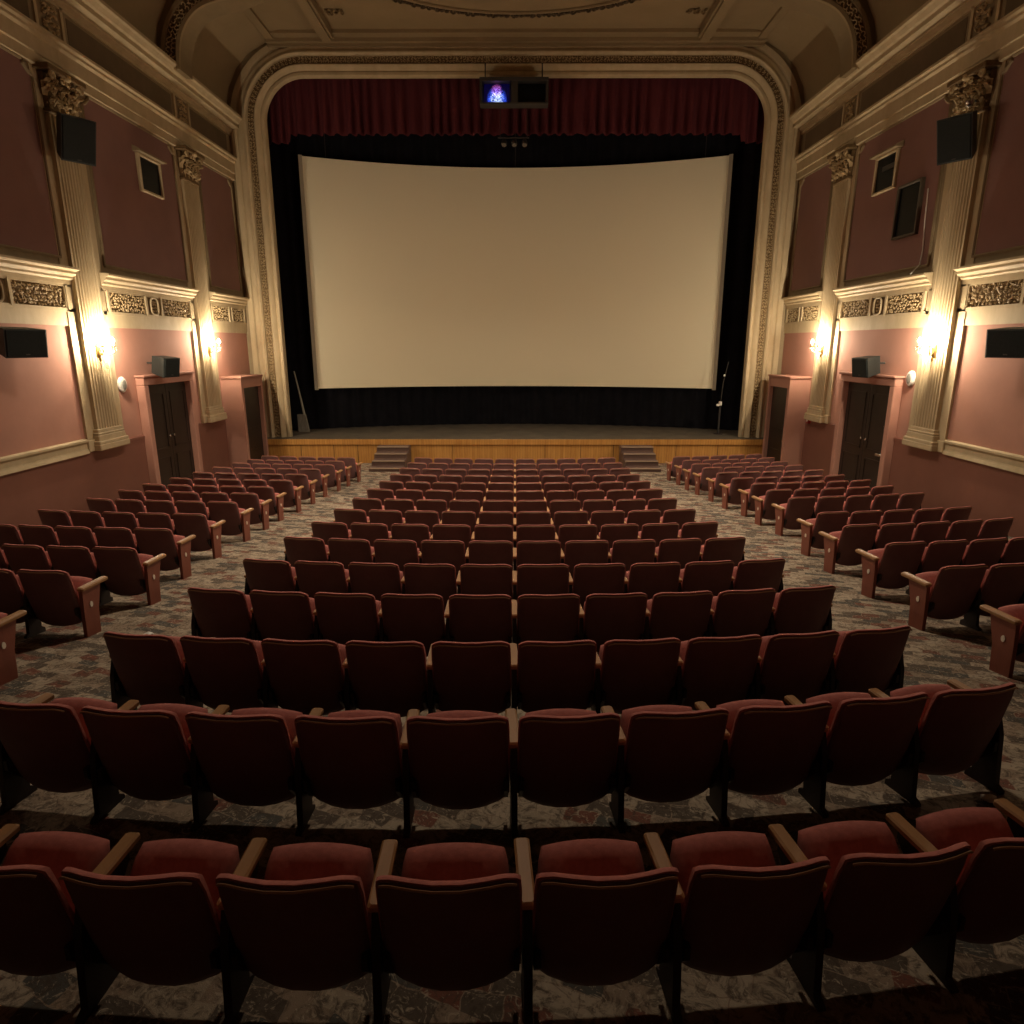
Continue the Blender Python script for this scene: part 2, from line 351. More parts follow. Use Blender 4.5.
    tag(e, 'heavy cream entablature and crown cornice running along the top of the %s wall' % side, 'cornice', kind='structure')
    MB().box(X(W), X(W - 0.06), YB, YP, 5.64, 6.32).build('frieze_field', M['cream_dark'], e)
    ff = MB(); fo = MB(); fp = MB()
    for yc in (9.2, 14.34, 19.47, 22.35):
        if yc < 22: 
            for q in (-0.42, 0.34): ff.box(X(W), X(W - 0.10), yc + q, yc + q + 0.08, 5.65, 6.32)
            ornament(fo, 0.42, 0.5, lambda a, q, d, yc=yc: (X(W - 0.06 - d), yc - 0.21 + a, 5.73 + q), 0.12, 0.06, 0.018)
    for y0, y1 in ((4.6, 8.7), (9.75, 13.8), (14.9, 18.95), (20.0, 22.3)):
        fp.box(X(W), X(W - 0.07), y0, y1, 5.76, 6.22)
    ff.build('frieze_frame', M['cream'], e); fo.build('frieze_ornament', M['gold'], e, 60); fp.build('frieze_panel', M['olive'], e)
    MB().along_y([(X(W), 6.28), (X(W - 0.10), 6.28), (X(W - 0.10), 6.34), (X(W - 0.20), 6.39), (X(W - 0.20), 6.43), (X(W - 0.38), 6.46), (X(W - 0.38), 6.56), (X(W - 0.44), 6.58), (X(W - 0.50), 6.66), (X(W - 0.56), 6.68), (X(W - 0.56), 6.75), (X(W), 6.78)], YB, YP).build('crown_cornice', M['cream'], e)

# ceiling with cove
prof = [(-W, 6.7), (-W + 0.05, 7.0), (-8.72, 7.6), (-8.45, 8.1), (-8.05, 8.5), (-7.5, 8.78), (-6.9, 8.88), (-5.5, 8.9), (0, 8.9)]
prof = prof + [(-x, z) for x, z in prof[-2::-1]]
b = MB(); b.slab([[(x, y, z) for x, z in prof] for y in (YB, 10, YP + 0.3)], [[(x * 1.02, y, z + 0.25) for x, z in prof] for y in (YB, 10, YP + 0.3)])
ce = tag(b.build('ceiling', M['ceiling'], smooth=30), 'dim olive cream coved ceiling above the proscenium', 'ceiling', kind='structure')
b = MB()
for s in (-1, 1):
    b.box(s * 5.35, s * 5.75, YB, 22.2, 8.72, 8.92); b.box(s * 5.42, s * 5.68, YB, 22.2, 8.66, 8.74)
b.build('ceiling_beam', M['ceiling'], ce)
b = MB()
for s in (-1, 1): b.box(s * 7.15, s * 7.38, YB, 22.3, 8.76, 8.86)
b.box(-7.2, 7.2, 22.0, 22.3, 8.80, 8.92); b.box(-7.4, 7.4, 22.3, YP, 8.70, 8.92); b.box(-7.4, 7.4, 22.42, YP, 8.62, 8.72)
b.build('ceiling_moulding', M['ceiling'], ce)
# medallion ring
b = MB(); g = MB(); EA, EB, EY = 5.25, 4.3, 16.95
ring = [(EA * cos(2 * pi * i / 96), EY + EB * sin(2 * pi * i / 96)) for i in range(97)]
for q, rr, zz in ((0.0, 0.035, 8.885), (0.24, 0.045, 8.88)):
    b.tube([(x * (1 - q / EA), EY + (y - EY) * (1 - q / EB), zz) for x, y in ring], rr, 6)
for i in range(230):
    a = 2 * pi * i / 230; rx, ry = EA - 0.12, EB - 0.12; cx, cy = rx * cos(a), EY + ry * sin(a)
    ph = random.uniform(0, 6)
    g.tube([(cx + 0.085 * cos(ph + k * 0.9) * (1 - k * 0.1), cy + 0.085 * sin(ph + k * 0.9) * (1 - k * 0.1), 8.88 - 0.05 * sin(k * 0.6)) for k in range(6)], 0.032, 4)
b.build('medallion_ring', M['ceiling'], ce, 60); g.build('medallion_foliage', M['patina_dark'], ce, 60)
g = MB()
for s in (-1, 1):
    ornament(g, 0.55, 0.3, lambda a, q, d, s=s: (s * (5.25 - a), 20.75 + q, 8.89 - d), 0.14, 0.05, 0.02)
g.build('corner_scroll', M['patina'], ce, 60)
# arched ribs in the coves
for s in (-1, 1):
    path = [(8.28, 6.6), (8.25, 7.0), (8.16, 7.35), (7.98, 7.65), (7.7, 7.9), (7.3, 8.05), (6.8, 8.12), (6.2, 8.35), (5.7, 8.7)]
    for _ in range(2):
        q = [path[0]]
        for (xa, za), (xb, zb_) in zip(path, path[1:]): q += [(xa * 0.75 + xb * 0.25, za * 0.75 + zb_ * 0.25), (xa * 0.25 + xb * 0.75, za * 0.25 + zb_ * 0.75)]
        path = q + [path[-1]]
    P = [Vector((s * x, 0, z)) for x, z in path]
    N = []
    for i in range(len(P)):
        t = (P[min(i + 1, len(P) - 1)] - P[max(i - 1, 0)]).normalized(); n_ = Vector((-t.z, 0, t.x)) * (-s if s > 0 else s)
        n_ = Vector((t.z, 0, -t.x)); 
        if n_.dot(Vector((s, 0, 1))) < 0: n_ = -n_
        N.append(n_)
    def band(o0, o1, y0, y1):
        m_ = MB(); 
        F = [[tuple(p + n_ * o + Vector((0, y0, 0))) for o in (o0, o1)] for p, n_ in zip(P, N)]
        B = [[tuple(p + n_ * o + Vector((0, y1, 0))) for o in (o0, o1)] for p, n_ in zip(P, N)]
        m_.slab(F, B); return m_
    rb = band(0, 0.75, 18.5, 19.1).build('trim_' + ('7' if s < 0 else '8'), M['ceil_panel'])
    tag(rb, 'arched ceiling rib with a foliage band springing from the %s cornice' % ('left' if s < 0 else 'right'), 'arch rib', kind='structure')
    band(0, 0.09, 18.42, 18.5).build('inner_bead', M['ceiling'], rb)
    band(0.36, 0.45, 18.42, 18.5).build('outer_bead', M['ceiling'], rb)
    band(0.09, 0.36, 18.48, 18.5).build('band_ground', M['patina'], rb)
    g = MB()
    for i in range(len(P) - 1):
        L = (P[i + 1] - P[i]).length
        for k in range(max(1, round(L / 0.1))):
            p = P[i].lerp(P[i + 1], (k + 0.5) / max(1, round(L / 0.1))) + N[i] * 0.225
            ph = random.uniform(0, 6)
            for o in (-0.06, 0.06):
                q0 = p + N[i] * o
                g.tube([q0 + Vector((0.05 * cos(ph + j), 18.46 - 0.02 * sin(j * 0.7), 0.05 * sin(ph + j))) for j in range(5)], 0.014, 4)
    g.build('foliage_relief', M['gold'], rb, 60)

# back wall behind the camera
tag(MB().box(-W, W, YB - 0.3, YB, -4.2, 9.2).build('wall_back', M['plaster_up']), 'maroon rear wall of the auditorium', 'wall', kind='structure')

# ---------------------------------------------------------------- proscenium
HX, HT, RC = 7.68, 7.87, 1.25
def arch(off, n=14):                       # the opening outline grown outward by off: list of (x, z) from left foot over to right foot
    pts = [(-(HX + off), STZ)]
    for i in range(n + 1):
        a = pi - (pi / 2) * i / n; pts.append((-(HX - RC) + (RC + off) * cos(a), HT - RC + (RC + off) * sin(a)))
    for i in range(n + 1):
        a = pi / 2 - (pi / 2) * i / n; pts.append(((HX - RC) + (RC + off) * cos(a), HT - RC + (RC + off) * sin(a)))
    pts.append(((HX + off), STZ)); return pts
def sweep(profile):                        # profile: (offset, y); closed
    b = MB(); n = len(profile); rows = [[(x, y, z) for x, z in arch(o)] for o, y in profile]; m = len(rows[0])
    vs = [p for r_ in rows for p in r_]
    fs = [(i * m + j, i * m + j + 1, ((i + 1) % n) * m + j + 1, ((i + 1) % n) * m + j) for i in range(n) for j in range(m - 1)]
    fs += [tuple(i * m for i in range(n)), tuple(i * m + m - 1 for i in range(n))[::-1]]
    b.add(vs, fs); return b
# wall around the arch
b = MB(); inner = arch(1.0); outer = []
for x, z in inner:
    if abs(x) > HX - RC + 0.2 and z < HT - RC: outer.append((math.copysign(W, x), z))
    elif z >= HT - RC:
        k = max(abs(x) / (W), 0.001); outer.append((x * 1.0 if abs(x) < HX - RC else math.copysign(min(W, abs(x) + 0.6), x), 9.2))
    else: outer.append((math.copysign(W, x), z))
for i in range(len(outer)):
    if abs(inner[i][0]) > HX - RC + 1.1: outer[i] = (math.copysign(W, inner[i][0]), max(inner[i][1], 6.5) if inner[i][1] > 6.5 else inner[i][1])
b.slab([[(x, YP, z) for x, z in r_] for r_ in (inner, outer)], [[(x, YP + 0.35, z) for x, z in r_] for r_ in (inner, outer)])
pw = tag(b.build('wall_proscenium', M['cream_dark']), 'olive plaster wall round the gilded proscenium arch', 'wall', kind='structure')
fr = sweep([(0, YP + 0.12), (0, YP - 0.02), (0.03, YP - 0.08), (0.10, YP - 0.08), (0.14, YP - 0.05), (0.22, YP - 0.14), (0.29, YP - 0.16), (0.31, YP - 0.10), (0.34, YP - 0.07), (0.53, YP - 0.07), (0.55, YP - 0.15), (0.60, YP - 0.19), (0.66, YP - 0.17), (0.70, YP - 0.12), (0.78, YP - 0.12), (0.80, YP - 0.03), (0.86, YP - 0.03), (0.90, YP - 0.07), (1.06, YP - 0.07), (1.08, YP), (1.08, YP + 0.35)]).build('trim_9', M['cream'], smooth=35)
tag(fr, 'gilded proscenium arch frame with rounded upper corners around the screen', 'proscenium arch', kind='structure')
sweep([(0.345, YP - 0.06), (0.345, YP - 0.078), (0.525, YP - 0.078), (0.525, YP - 0.06)]).build('relief_ground', M['patina'], fr)
g = MB(); A = arch(0.435, 20)
for (x0, z0), (x1, z1) in zip(A, A[1:]):
    L = math.hypot(x1 - x0, z1 - z0); n = max(1, round(L / 0.105))
    for k in range(n):
        t_ = (k + 0.5) / n; px, pz = x0 + (x1 - x0) * t_, z0 + (z1 - z0) * t_; nx, nz = -(z1 - z0) / L, (x1 - x0) / L
        for o in (-0.048, 0.048):
            ph = random.uniform(0, 6); sg = random.choice((-1, 1))
            g.tube([(px + nx * o + 0.045 * cos(ph + sg * j * 0.95) * (1 - 0.1 * j), YP - 0.085 - 0.03 * sin(pi * j / 5), pz + nz * o + 0.045 * sin(ph + sg * j * 0.95) * (1 - 0.1 * j)) for j in range(6)], 0.013, 4)
g.build('foliage_relief', M['gold'], fr, 60)

# ---------------------------------------------------------------- stage
YS = 22.0
st = MB().box(-W, W, YS, 28.2, STZ - 0.12, STZ).build('floor_stage', M['stage_floor']); tag(st, 'worn dark stage floor below the screen', 'stage floor', kind='structure')
front = MB().box(-W, W, YS + 0.03, YS + 0.12, -4.0, STZ - 0.12).build('stage_front', M['bead'], None)
tag(front, 'varnished honey beadboard panelling on the stage front', 'stage front', kind='structure')
b = MB(); b.bbox(-W, W, YS - 0.02, YS + 0.1, STZ - 0.19, STZ + 0.0, 0.012); b.build('edge_board', M['bead'], front)
b = MB()
for x in (-7.2, -6.1, -5.3, -2.1, 1.0, 2.2, 3.3, 5.4, 6.8): b.box(x, x + 0.012, YS + 0.015, YS + 0.04, -4.0, STZ - 0.19)
b.build('panel_joint', M['door'], front)
tag(MB().box(-9.2, 9.2, 28.0, 28.3, -4.0, 9.2).build('wall_stage', M['black_cloth']), 'black wall at the very back of the stage', 'wall', kind='structure')
MB().box(-9.2, 9.2, YP + 0.4, 28.0, 9.0, 9.2).build('ceiling_stage', M['black_cloth'])
tag(bpy.data.objects['ceiling_stage'], 'black ceiling above the stage', 'ceiling', kind='structure')

def ya(x): return 26.15 - 1.62 * (x / 7.3) ** 2
n = 60
# masking curtain
F, Bk = [], []
for z in (STZ + 0.01, 8.4):
    F.append([(x, ya(x) + 0.28 + 0.05 * sin(x * 14) + (0.0), z) for x in [-8.6 + 17.2 * i / 240 for i in range(241)]])
    Bk.append([(p[0], p[1] + 0.03, p[2]) for p in F[-1]])
b = MB(); b.slab(F, Bk); tag(b.build('masking_curtain', M['black_cloth'], smooth=60), 'black masking curtain hanging in folds behind and below the screen', 'curtain')
sroot = empty('cinema_screen', (0, 26.1, -1.58)); tag(sroot, 'huge blank cream cinema screen, gently curved, above the stage', 'screen')
b = MB(); xs = [-7.22 + 14.44 * i / n for i in range(n + 1)]
o_ = Vector(sroot.location)
b.slab([[(x, ya(x) - 26.1, z + 1.58) for x in xs] for z in (-1.55, 6.2)], [[(x, ya(x) + 0.03 - 26.1, z + 1.58) for x in xs] for z in (-1.55, 6.2)])
b.build('screen_cloth', M['screen'], sroot, 40)
for s in (-1, 1):
    b = MB(); xx = [s * (7.22 + 0.11 * i / 3) for i in range(4)]
    b.slab([[(x, ya(x) - 0.02 - 26.1, z + 1.58) for x in xx] for z in (-1.6, 6.23)], [[(x, ya(x) + 0.03 - 26.1, z + 1.58) for x in xx] for z in (-1.6, 6.23)])
    b.build('side_margin', M['screen_edge'], sroot)
# cables that the screen hangs from
for x in (-6.5, 0, 6.5): MB().tube([(x, ya(x) + 0.015 - 26.1, 7.7), (x, ya(x) + 0.015 - 26.1, 10.58)], 0.012, 6).build('hanging_cable', M['iron'], sroot)

# red valance
F, Bk = [], []
random.seed(3); xs = [-7.9 + 15.8 * i / 520 for i in range(521)]
ph = 0; fold = []
for x in xs:
    ph += 0.22 + 0.10 * sin(x * 2.3) + 0.12 * sin(x * 5.1 + 1) + random.uniform(-0.03, 0.03) + 0.33; fold.append((1 if sin(ph) > 0 else -1) * abs(sin(ph)) ** 0.6)
for k in range(9):
    t_ = k / 8; row = []
    for x, f_ in zip(xs, fold):
        zb = 6.44 + 0.012 * sin(x * 30) - (0.24 if abs(x) > 7.08 else 0)
        z = zb + (8.2 - zb) * t_; row.append((x, 23.12 + 0.12 * f_ * (1 - 0.7 * t_), z))
    F.append(row); Bk.append([(a, q + 0.012, c) for a, q, c in row])
b = MB(); b.slab(F, Bk); tag(b.build('valance_curtain', M['valance'], smooth=60), 'dark red pleated velvet valance across the top of the proscenium', 'curtain')
random.seed(11)
vr = MB().tube([(-8.92, 23.12, 8.243), (8.92, 23.12, 8.243)], 0.04, 8).build('curtain_rail', M['iron']); tag(vr, 'iron rail that carries the red valance, hidden by the arch', 'curtain rail')

# port box hanging in front of the valance
pb = empty('projection_box', (0, 22.1, 6.84)); tag(pb, 'grey metal twin-window box with a glowing blue image, hung at top centre', 'projection box')
b = MB()
b.box(-1.06, 0.98, -0.10, 0.32, 0.12, 0.16); b.box(-1.06, 0.98, -0.16, 0.32, 0.70, 0.80)
for x in (-1.06, -0.13, 0.90): b.box(x, x + (0.2 if x == -0.13 else 0.08), -0.12, 0.32, 0.14, 0.72)
b.box(-1.06, 0.98, 0.28, 0.32, 0.14, 0.72)
b.build('housing', M['grey_metal'], pb)
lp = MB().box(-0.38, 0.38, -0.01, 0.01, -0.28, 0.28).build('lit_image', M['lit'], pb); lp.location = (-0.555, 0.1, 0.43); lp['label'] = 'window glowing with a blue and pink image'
MB().box(0.09, 0.89, 0.08, 0.10, 0.15, 0.71).build('dark_window', M['glass_dark'], pb)
b = MB()
for x in (-0.9, 0.8): b.tube([(x, 0.1, 0.78), (x, 0.25, 1.3)], 0.02, 6)
b.build('hanging_rod', M['iron'], pb)
# little lamp bar under it
lb = empty('stage_lamp_bar', (-0.05, 22.80, 6.02)); tag(lb, 'small grey bar of stage lamps under the valance at centre', 'stage lights')
MB().tube([(-0.5, 0, 0.24), (0.48, 0, 0.24)], 0.02, 8).build('bar', M['grey_metal'], lb)
for x in (-0.3, 0.02, 0.34):
    h = MB().lathe([(0.02, 0.10), (0.07, 0.08), (0.085, 0.0), (0.085, -0.10)], (0, 0, 0), 12, mtx=Matrix.Translation((x, -0.02, 0.1)) @ Matrix.Rotation(R(-35), 4, 'X')).build('lamp_head', M['grey_metal'], lb, 40)
    MB().lathe([(0.07, -0.095), (0.07, -0.105)], (0, 0, 0), 12, mtx=Matrix.Translation((x, -0.02, 0.1)) @ Matrix.Rotation(R(-35), 4, 'X')).build('lens', M['steel'], h)
b = MB()
for x in (-0.42, 0.42): b.tube([(x, 0, 0.24), (x, -0.02, 2.0)], 0.012, 6)
b.build('hanger', M['iron'], lb)

# broom and stand at the two ends of the stage
br = empty('push_broom', (-7.74, 24.05, STZ)); tag(br, 'pale wide broom leaning upright against the left jamb of the proscenium', 'broom')
b = MB(); b.slab([[(-0.13, -0.10, 0.0), (0.25, -0.10, 0.0)], [(-0.15, -0.04, 0.62), (0.15, -0.04, 0.62)]], [[(-0.13, 0.04, 0.0), (0.25, 0.04, 0.0)], [(-0.15, 0.03, 0.62), (0.15, 0.03, 0.62)]]); b.build('bristle_head', M['broom'], br)
MB().tube([(0.10, 0, 0.58), (-0.03, 0.02, 1.4), (-0.17, 0.05, 2.15)], [0.045, 0.03, 0.022], 8).build('handle', M['pole'], br)
sd = empty('microphone_stand', (7.2, 23.4, STZ)); tag(sd, 'thin grey stand with clamps by the right jamb of the proscenium', 'stand')
b = MB(); b.lathe([(0.16, 0.0), (0.16, 0.03), (0.03, 0.05)], (0, 0, 0), 14); b.build('base', M['iron'], sd)
MB().tube([(0, 0, 0.04), (0, 0, 1.0)], 0.035, 8).build('lower_pole', M['grey_metal'], sd)
MB().tube([(0, 0, 1.0), (0.05, 0, 1.8), (0.16, -0.05, 2.5)], 0.012, 6).build('upper_pole', M['grey_metal'], sd)
b = MB(); b.bbox(-0.06, 0.04, -0.06, 0.02, 1.0, 1.14, 0.01); b.bbox(-0.14, -0.05, -0.05, 0.0, 0.98, 1.06, 0.01); b.bbox(0.03, 0.09, -0.05, 0.0, 2.0, 2.07, 0.01); b.build('clamp', M['white'], sd)

# stage steps
for s in (-1, 1):
    r_ = empty('stage_steps', (s * 4.02, YS, fz(21.5)))
    tag(r_, 'dark wooden steps climbing to the stage, %s of the middle seating block' % ('left' if s < 0 else 'right'), 'steps', 'steps up to the stage')
    H0 = STZ - 0.16 - fz(21.5); nst = 4
    for k in range(nst):
        top = H0 * (nst - k) / (nst + 0.0) - 0.02; y1 = -0.03 - 0.43 * k; hw = 0.5
        tr = MB().box(-hw, hw, y1 - 0.43, y1, top - 0.20 if k < nst - 1 else -0.03, top - 0.03).build('riser', M['stepwood'], r_)
        td = MB().bbox(-hw - 0.015, hw + 0.015, y1 - 0.44, y1, top - 0.03, top, 0.008).build('tread', M['stepwood'], r_)
        MB().bbox(-hw - 0.017, hw + 0.017, y1 - 0.455, y1 - 0.405, top - 0.032, top + 0.004, 0.006).build('nosing', M['nosing'], td)
    for q in (-1, 1):
        poly = [(-0.04, -0.03), (-0.04, H0 - 0.03)] + [p for k in range(nst) for p in ((-0.04 - 0.43 * k - 0.41, H0 * (nst - k) / nst - 0.05), (-0.04 - 0.43 * (k + 1), H0 * (nst - k - 1) / nst - 0.05 if k < nst - 1 else -0.03))]
        MB().along_x(poly, q * 0.505, q * 0.53).build('stringer', M['stepwood'], r_)

# ---------------------------------------------------------------- pilasters
def leaf(b, base, w, h, out, X, nrm):
    """acanthus leaf: base = (y, z) on the face; curls outward (nrm = room direction in x)."""
    P = []
    for i in range(6):
        t_ = i / 5; zz = base[1] + h * (t_ if t_ < 0.8 else 0.8 + (t_ - 0.8) * 0.2); dd = 0.02 + out * (t_ ** 2.2); 
        if i == 5: zz -= h * 0.12
        ww = w * (0.62 + 0.5 * sin(pi * min(t_ * 1.05, 1)) ** 0.8) * (1 - 0.5 * t_ ** 4)
        row = []
        for j in range(5):
            q = j / 4 - 0.5; lob = 1 + 0.18 * (-1) ** i
            row.append((X + nrm * (dd - 0.035 * abs(q) * 2 + (0.018 if j == 2 else 0)), base[0] + q * ww * lob, zz - 0.03 * abs(q) * 2 * (t_ > 0.5)))
        P.append(row)
    b.slab(P, [[(x - nrm * 0.018, y, z) for x, y, z in r] for r in P])
PILS = [(14.24, 'nearer'), (19.42, 'farther')]
tn = 10
for s in (-1, 1):
    for yc, which in PILS:
        fx = s * 8.77; hw = 0.40; nrm = -s
        sh = MB(); poly = [(yc - hw, s * W), (yc - hw, fx)]
        nf = 8; fw = (2 * hw - 0.06) / nf
        for k in range(nf):
            a = yc - hw + 0.03 + k * fw
            poly += [(a + 0.014, fx), (a + 0.026, fx - nrm * 0.022), (a + fw / 2, fx - nrm * 0.034), (a + fw - 0.026, fx - nrm * 0.022), (a + fw - 0.014, fx)]
        poly += [(yc + hw, fx), (yc + hw, s * W)]
        r_ = MB().box(s * W, s * (W - 0.05), yc - 0.66, yc + 0.66, -1.92, 4.98).build('trim_%d' % tn, M['cream']); tn += 1
        tag(r_, 'cream fluted pilaster with a leafy capital, the %s one in view on the %s wall' % (which, 'left' if s < 0 else 'right'), 'pilaster', kind='structure')
        sh.prism(poly, lambda a, q: (q, a, -1.75), lambda a, q: (q, a, 4.28)).build('shaft', M['cream'], r_)
        bs = MB()
        for o, z0, z1 in ((0.04, -1.80, -1.72), (0.07, -1.84, -1.79), (0.08, -2.00, -1.84), (0.13, -2.04, -1.96), (0.14, -2.16, -2.03)):
            bs.bbox(s * W, fx + nrm * o * 0.7, yc - hw - o, yc + hw + o, z0, z1, 0.015)
        bs.bbox(s * W, s * (W - 0.09), yc - 0.70, yc + 0.66, -2.16, -1.92, 0.012)
        bs.build('base', M['cream'], r_)
        cp = MB(); cp.bbox(s * W, fx + nrm * 0.05, yc - hw - 0.03, yc + hw + 0.03, 4.24, 4.32, 0.015)
        cp.prism([(-hw + 0.02, 4.3), (hw - 0.02, 4.3), (hw + 0.06, 4.92), (-hw - 0.06, 4.92)], lambda a, q: (s * W, yc + a, q), lambda a, q: (fx + nrm * 0.02, yc + a, q))
        cp.bbox(s * W, fx + nrm * 0.22, yc - hw - 0.16, yc + hw + 0.16, 4.93, 5.03, 0.015)
        cp.build('capital_bell', M['patina'], r_)
        lv = MB()
        for k in range(4): leaf(lv, (yc - 0.315 + 0.21 * k, 4.32), 0.15, 0.25, 0.13, fx, nrm)
        for k in range(5): leaf(lv, (yc - 0.42 + 0.21 * k, 4.52), 0.13, 0.27, 0.19, fx, nrm)
        ornament(lv, 0.82, 0.56, lambda a, q, d, yc=yc, fx=fx, nrm=nrm: (fx + nrm * (0.03 + d), yc - 0.41 + a, 4.34 + q), 0.105, 0.09, 0.013, 0.5)
        for k in (-1, 1):
            for rr in (1, 0.55):
                lv.tube([(fx + nrm * (0.16 + 0.02 * j * 0.1), yc + k * (hw + 0.02 - rr * 0.10 * cos(j * 0.8) * (1 - j * 0.09)), 4.86 + rr * 0.09 * sin(j * 0.8) * (1 - j * 0.09)) for j in range(9)], 0.026, 5)
            leaf(lv, (yc + k * hw, 4.66), 0.16, 0.22, 0.17, fx, nrm)
            lv.tube([(fx + nrm * 0.14, yc + k * (0.08 + 0.05 * cos(j)), 4.87 + 0.05 * sin(j)) for j in range(7)], 0.02, 5)
        lv.bbox(fx, fx + nrm * 0.24, yc - 0.06, yc + 0.06, 4.88, 5.0, 0.02)
        lv.build('acanthus_leaves', M['gold'], r_, 50)

# ---------------------------------------------------------------- wall sconces
def sconce(s, yc, which):
    r_ = empty('wall_sconce', (s * 8.77, yc, -0.10), 0)
    tag(r_, 'lit brass candle sconce with crystals, on the %s fluted pilaster of the %s wall' % (which, 'left' if s < 0 else 'right'), 'wall sconce', 'candle sconces on the pilasters')
    nr = -s
    b = MB(); b.lathe([(0.02, -0.16), (0.06, -0.10), (0.075, 0.0), (0.06, 0.10), (0.02, 0.17)], (nr * 0.02, 0, 0), 10, sx=0.4)
    b.lathe([(0.015, -0.24), (0.03, -0.2), (0.015, -0.15)], (nr * 0.03, 0, 0), 8)
    b.build('backplate', M['brass'], r_, 50)
    for q in (-1, 1):
        a = MB(); tip = Vector((nr * 0.23, q * 0.19, 0.05))
        pts = [(nr * 0.03, 0, -0.04), (nr * 0.09, q * 0.06, -0.11), (nr * 0.16, q * 0.13, -0.10), (tip.x, tip.y, -0.04), tuple(tip)]
        a.tube(pts, 0.012, 6); a.tube([(nr * (0.08 + 0.03 * cos(j)), q * 0.05, -0.03 + 0.03 * sin(j)) for j in range(6)], 0.006, 5)
        a.lathe([(0.012, 0.0), (0.05, 0.02), (0.055, 0.03), (0.02, 0.03)], tuple(tip), 10)
        am = a.build('arm', M['brass'], r_, 50)
        MB().lathe([(0.014, 0.03), (0.014, 0.10)], tuple(tip), 8).build('candle_sleeve', M['candle'], am, 50)
        MB().lathe([(0.010, 0.10), (0.029, 0.125), (0.031, 0.145), (0.012, 0.185), (0.003, 0.20)], tuple(tip), 8).build('candle_bulb', M['bulb'], am, 60)
        c = MB()
        for k in range(6):
            an = 2 * pi * k / 6; px, py = tip.x + 0.052 * cos(an), tip.y + 0.052 * sin(an)
            c.lathe([(0.001, -0.06), (0.009, -0.035), (0.001, 0.015)], (px, py, tip.z), 5)
        c.build('crystal_drops', M['crystal'], am)
for s in (-1, 1):
    for yc, which in PILS: sconce(s, yc, which)
# brass rims made up round the added, unseen lamps
for i, (hx, hy, hp, hs) in enumerate(ADDED_LAMPS):
    r_ = empty('ceiling_light', (hx, hy, 8.62)); tag(r_, ['single brass rimmed ceiling light over the middle rows', 'brass rimmed ceiling light nearer the stage, left one of the pair', 'brass rimmed ceiling light nearer the stage, right one of the pair'][i], 'ceiling light', 'ceiling lights in the medallion')
    MB().lathe([(0.46, 0.28), (0.46, 0.0), (0.40, -0.02), (0.40, 0.26)], (0, 0, 0), 24).build('rim', M['brass'], r_, 40)

# ---------------------------------------------------------------- speakers
def speaker(loc, dims, rz, tilt, label, roll=0, mount=None, drop=None):
    """local +Y is the front; dims = width, depth, height."""
    r_ = empty('wall_speaker', loc); r_.rotation_euler = (R(tilt), R(roll), R(rz)); tag(r_, label, 'speaker', 'black surround speakers on the side walls')
    w, d, h = dims; b = MB()
    vs = [(-w/2 * k, y, z) for y, k in ((d/2, 1), (-d/2, 0.72)) for z in (-h/2, h/2) for k in (k,)]
    F = [(-w/2, d/2, -h/2), (w/2, d/2, -h/2), (w/2, d/2, h/2), (-w/2, d/2, h/2)]
    Bk = [(-w/2 * 0.7, -d/2, -h/2 * 0.82), (w/2 * 0.7, -d/2, -h/2 * 0.82), (w/2 * 0.7, -d/2, h/2 * 0.95), (-w/2 * 0.7, -d/2, h/2 * 0.95)]
    b.add(F + Bk, [(0, 1, 2, 3), (7, 6, 5, 4), (0, 4, 5, 1), (1, 5, 6, 2), (2, 6, 7, 3), (3, 7, 4, 0)])
    b.build('cabinet', M['spk'], r_)
    MB().bbox(-w/2 + 0.02, w/2 - 0.02, d/2, d/2 + 0.02, -h/2 + 0.02, h/2 - 0.02, 0.006).build('grille', M['spk_grille'], r_)
    MB().bbox(-0.035, 0.035, d/2 + 0.018, d/2 + 0.023, -h/2 + 0.05, -h/2 + 0.07, 0.001).build('badge', M['grey_metal'], r_)
    if mount is not None:
        m_ = r_.matrix_basis.inverted() @ Vector(mount)
        b = MB(); b.tube([(0, -d/2 + 0.02, 0.02), (0, -d/2 - 0.06, 0.03), tuple(m_)], 0.022, 8); b.build('wall_bracket', M['grey_metal'], r_)
for s, sd_ in ((-1, 'left'), (1, 'right')):
    f = -90 if s < 0 else 90      # +Y turned towards the room
    k = -1 if s < 0 else 1
    speaker((s * 8.38, 13.85, 3.80), (0.60, 0.42, 0.78), f + k * 36, -20, 'large black speaker tilted down, high on the near pilaster of the %s wall' % sd_, mount=(s * 8.73, 14.25, 3.9))
    speaker((s * 8.52, 11.66, 0.05), (0.70, 0.40, 0.48), f + k * 22, -8, 'wide black speaker below the frieze at the %s edge of the picture' % sd_, mount=(s * 8.9, 11.5, 0.15))
    speaker((s * 8.50, 16.35, -0.50), (0.55, 0.40, 0.46), f + k * 12, -10, 'small black speaker directly above the dark double door, %s wall' % sd_, mount=(s * 8.9, 16.30, -0.42))
# little chrome camera dome above the right pilaster speaker
sc_ = empty('security_camera', (8.72, 14.05, 4.42)); tag(sc_, 'small shiny dome fitting above the high speaker on the right pilaster', 'security camera')
MB().lathe([(0.075, 0.04), (0.08, 0.0), (0.06, -0.06), (0.02, -0.085)], (-0.18, -0.1, 0), 12).build('dome', M['steel'], sc_, 60)
MB().tube([(0, 0, 0.05), (-0.18, -0.1, 0.05)], 0.015, 6).build('arm', M['grey_metal'], sc_)

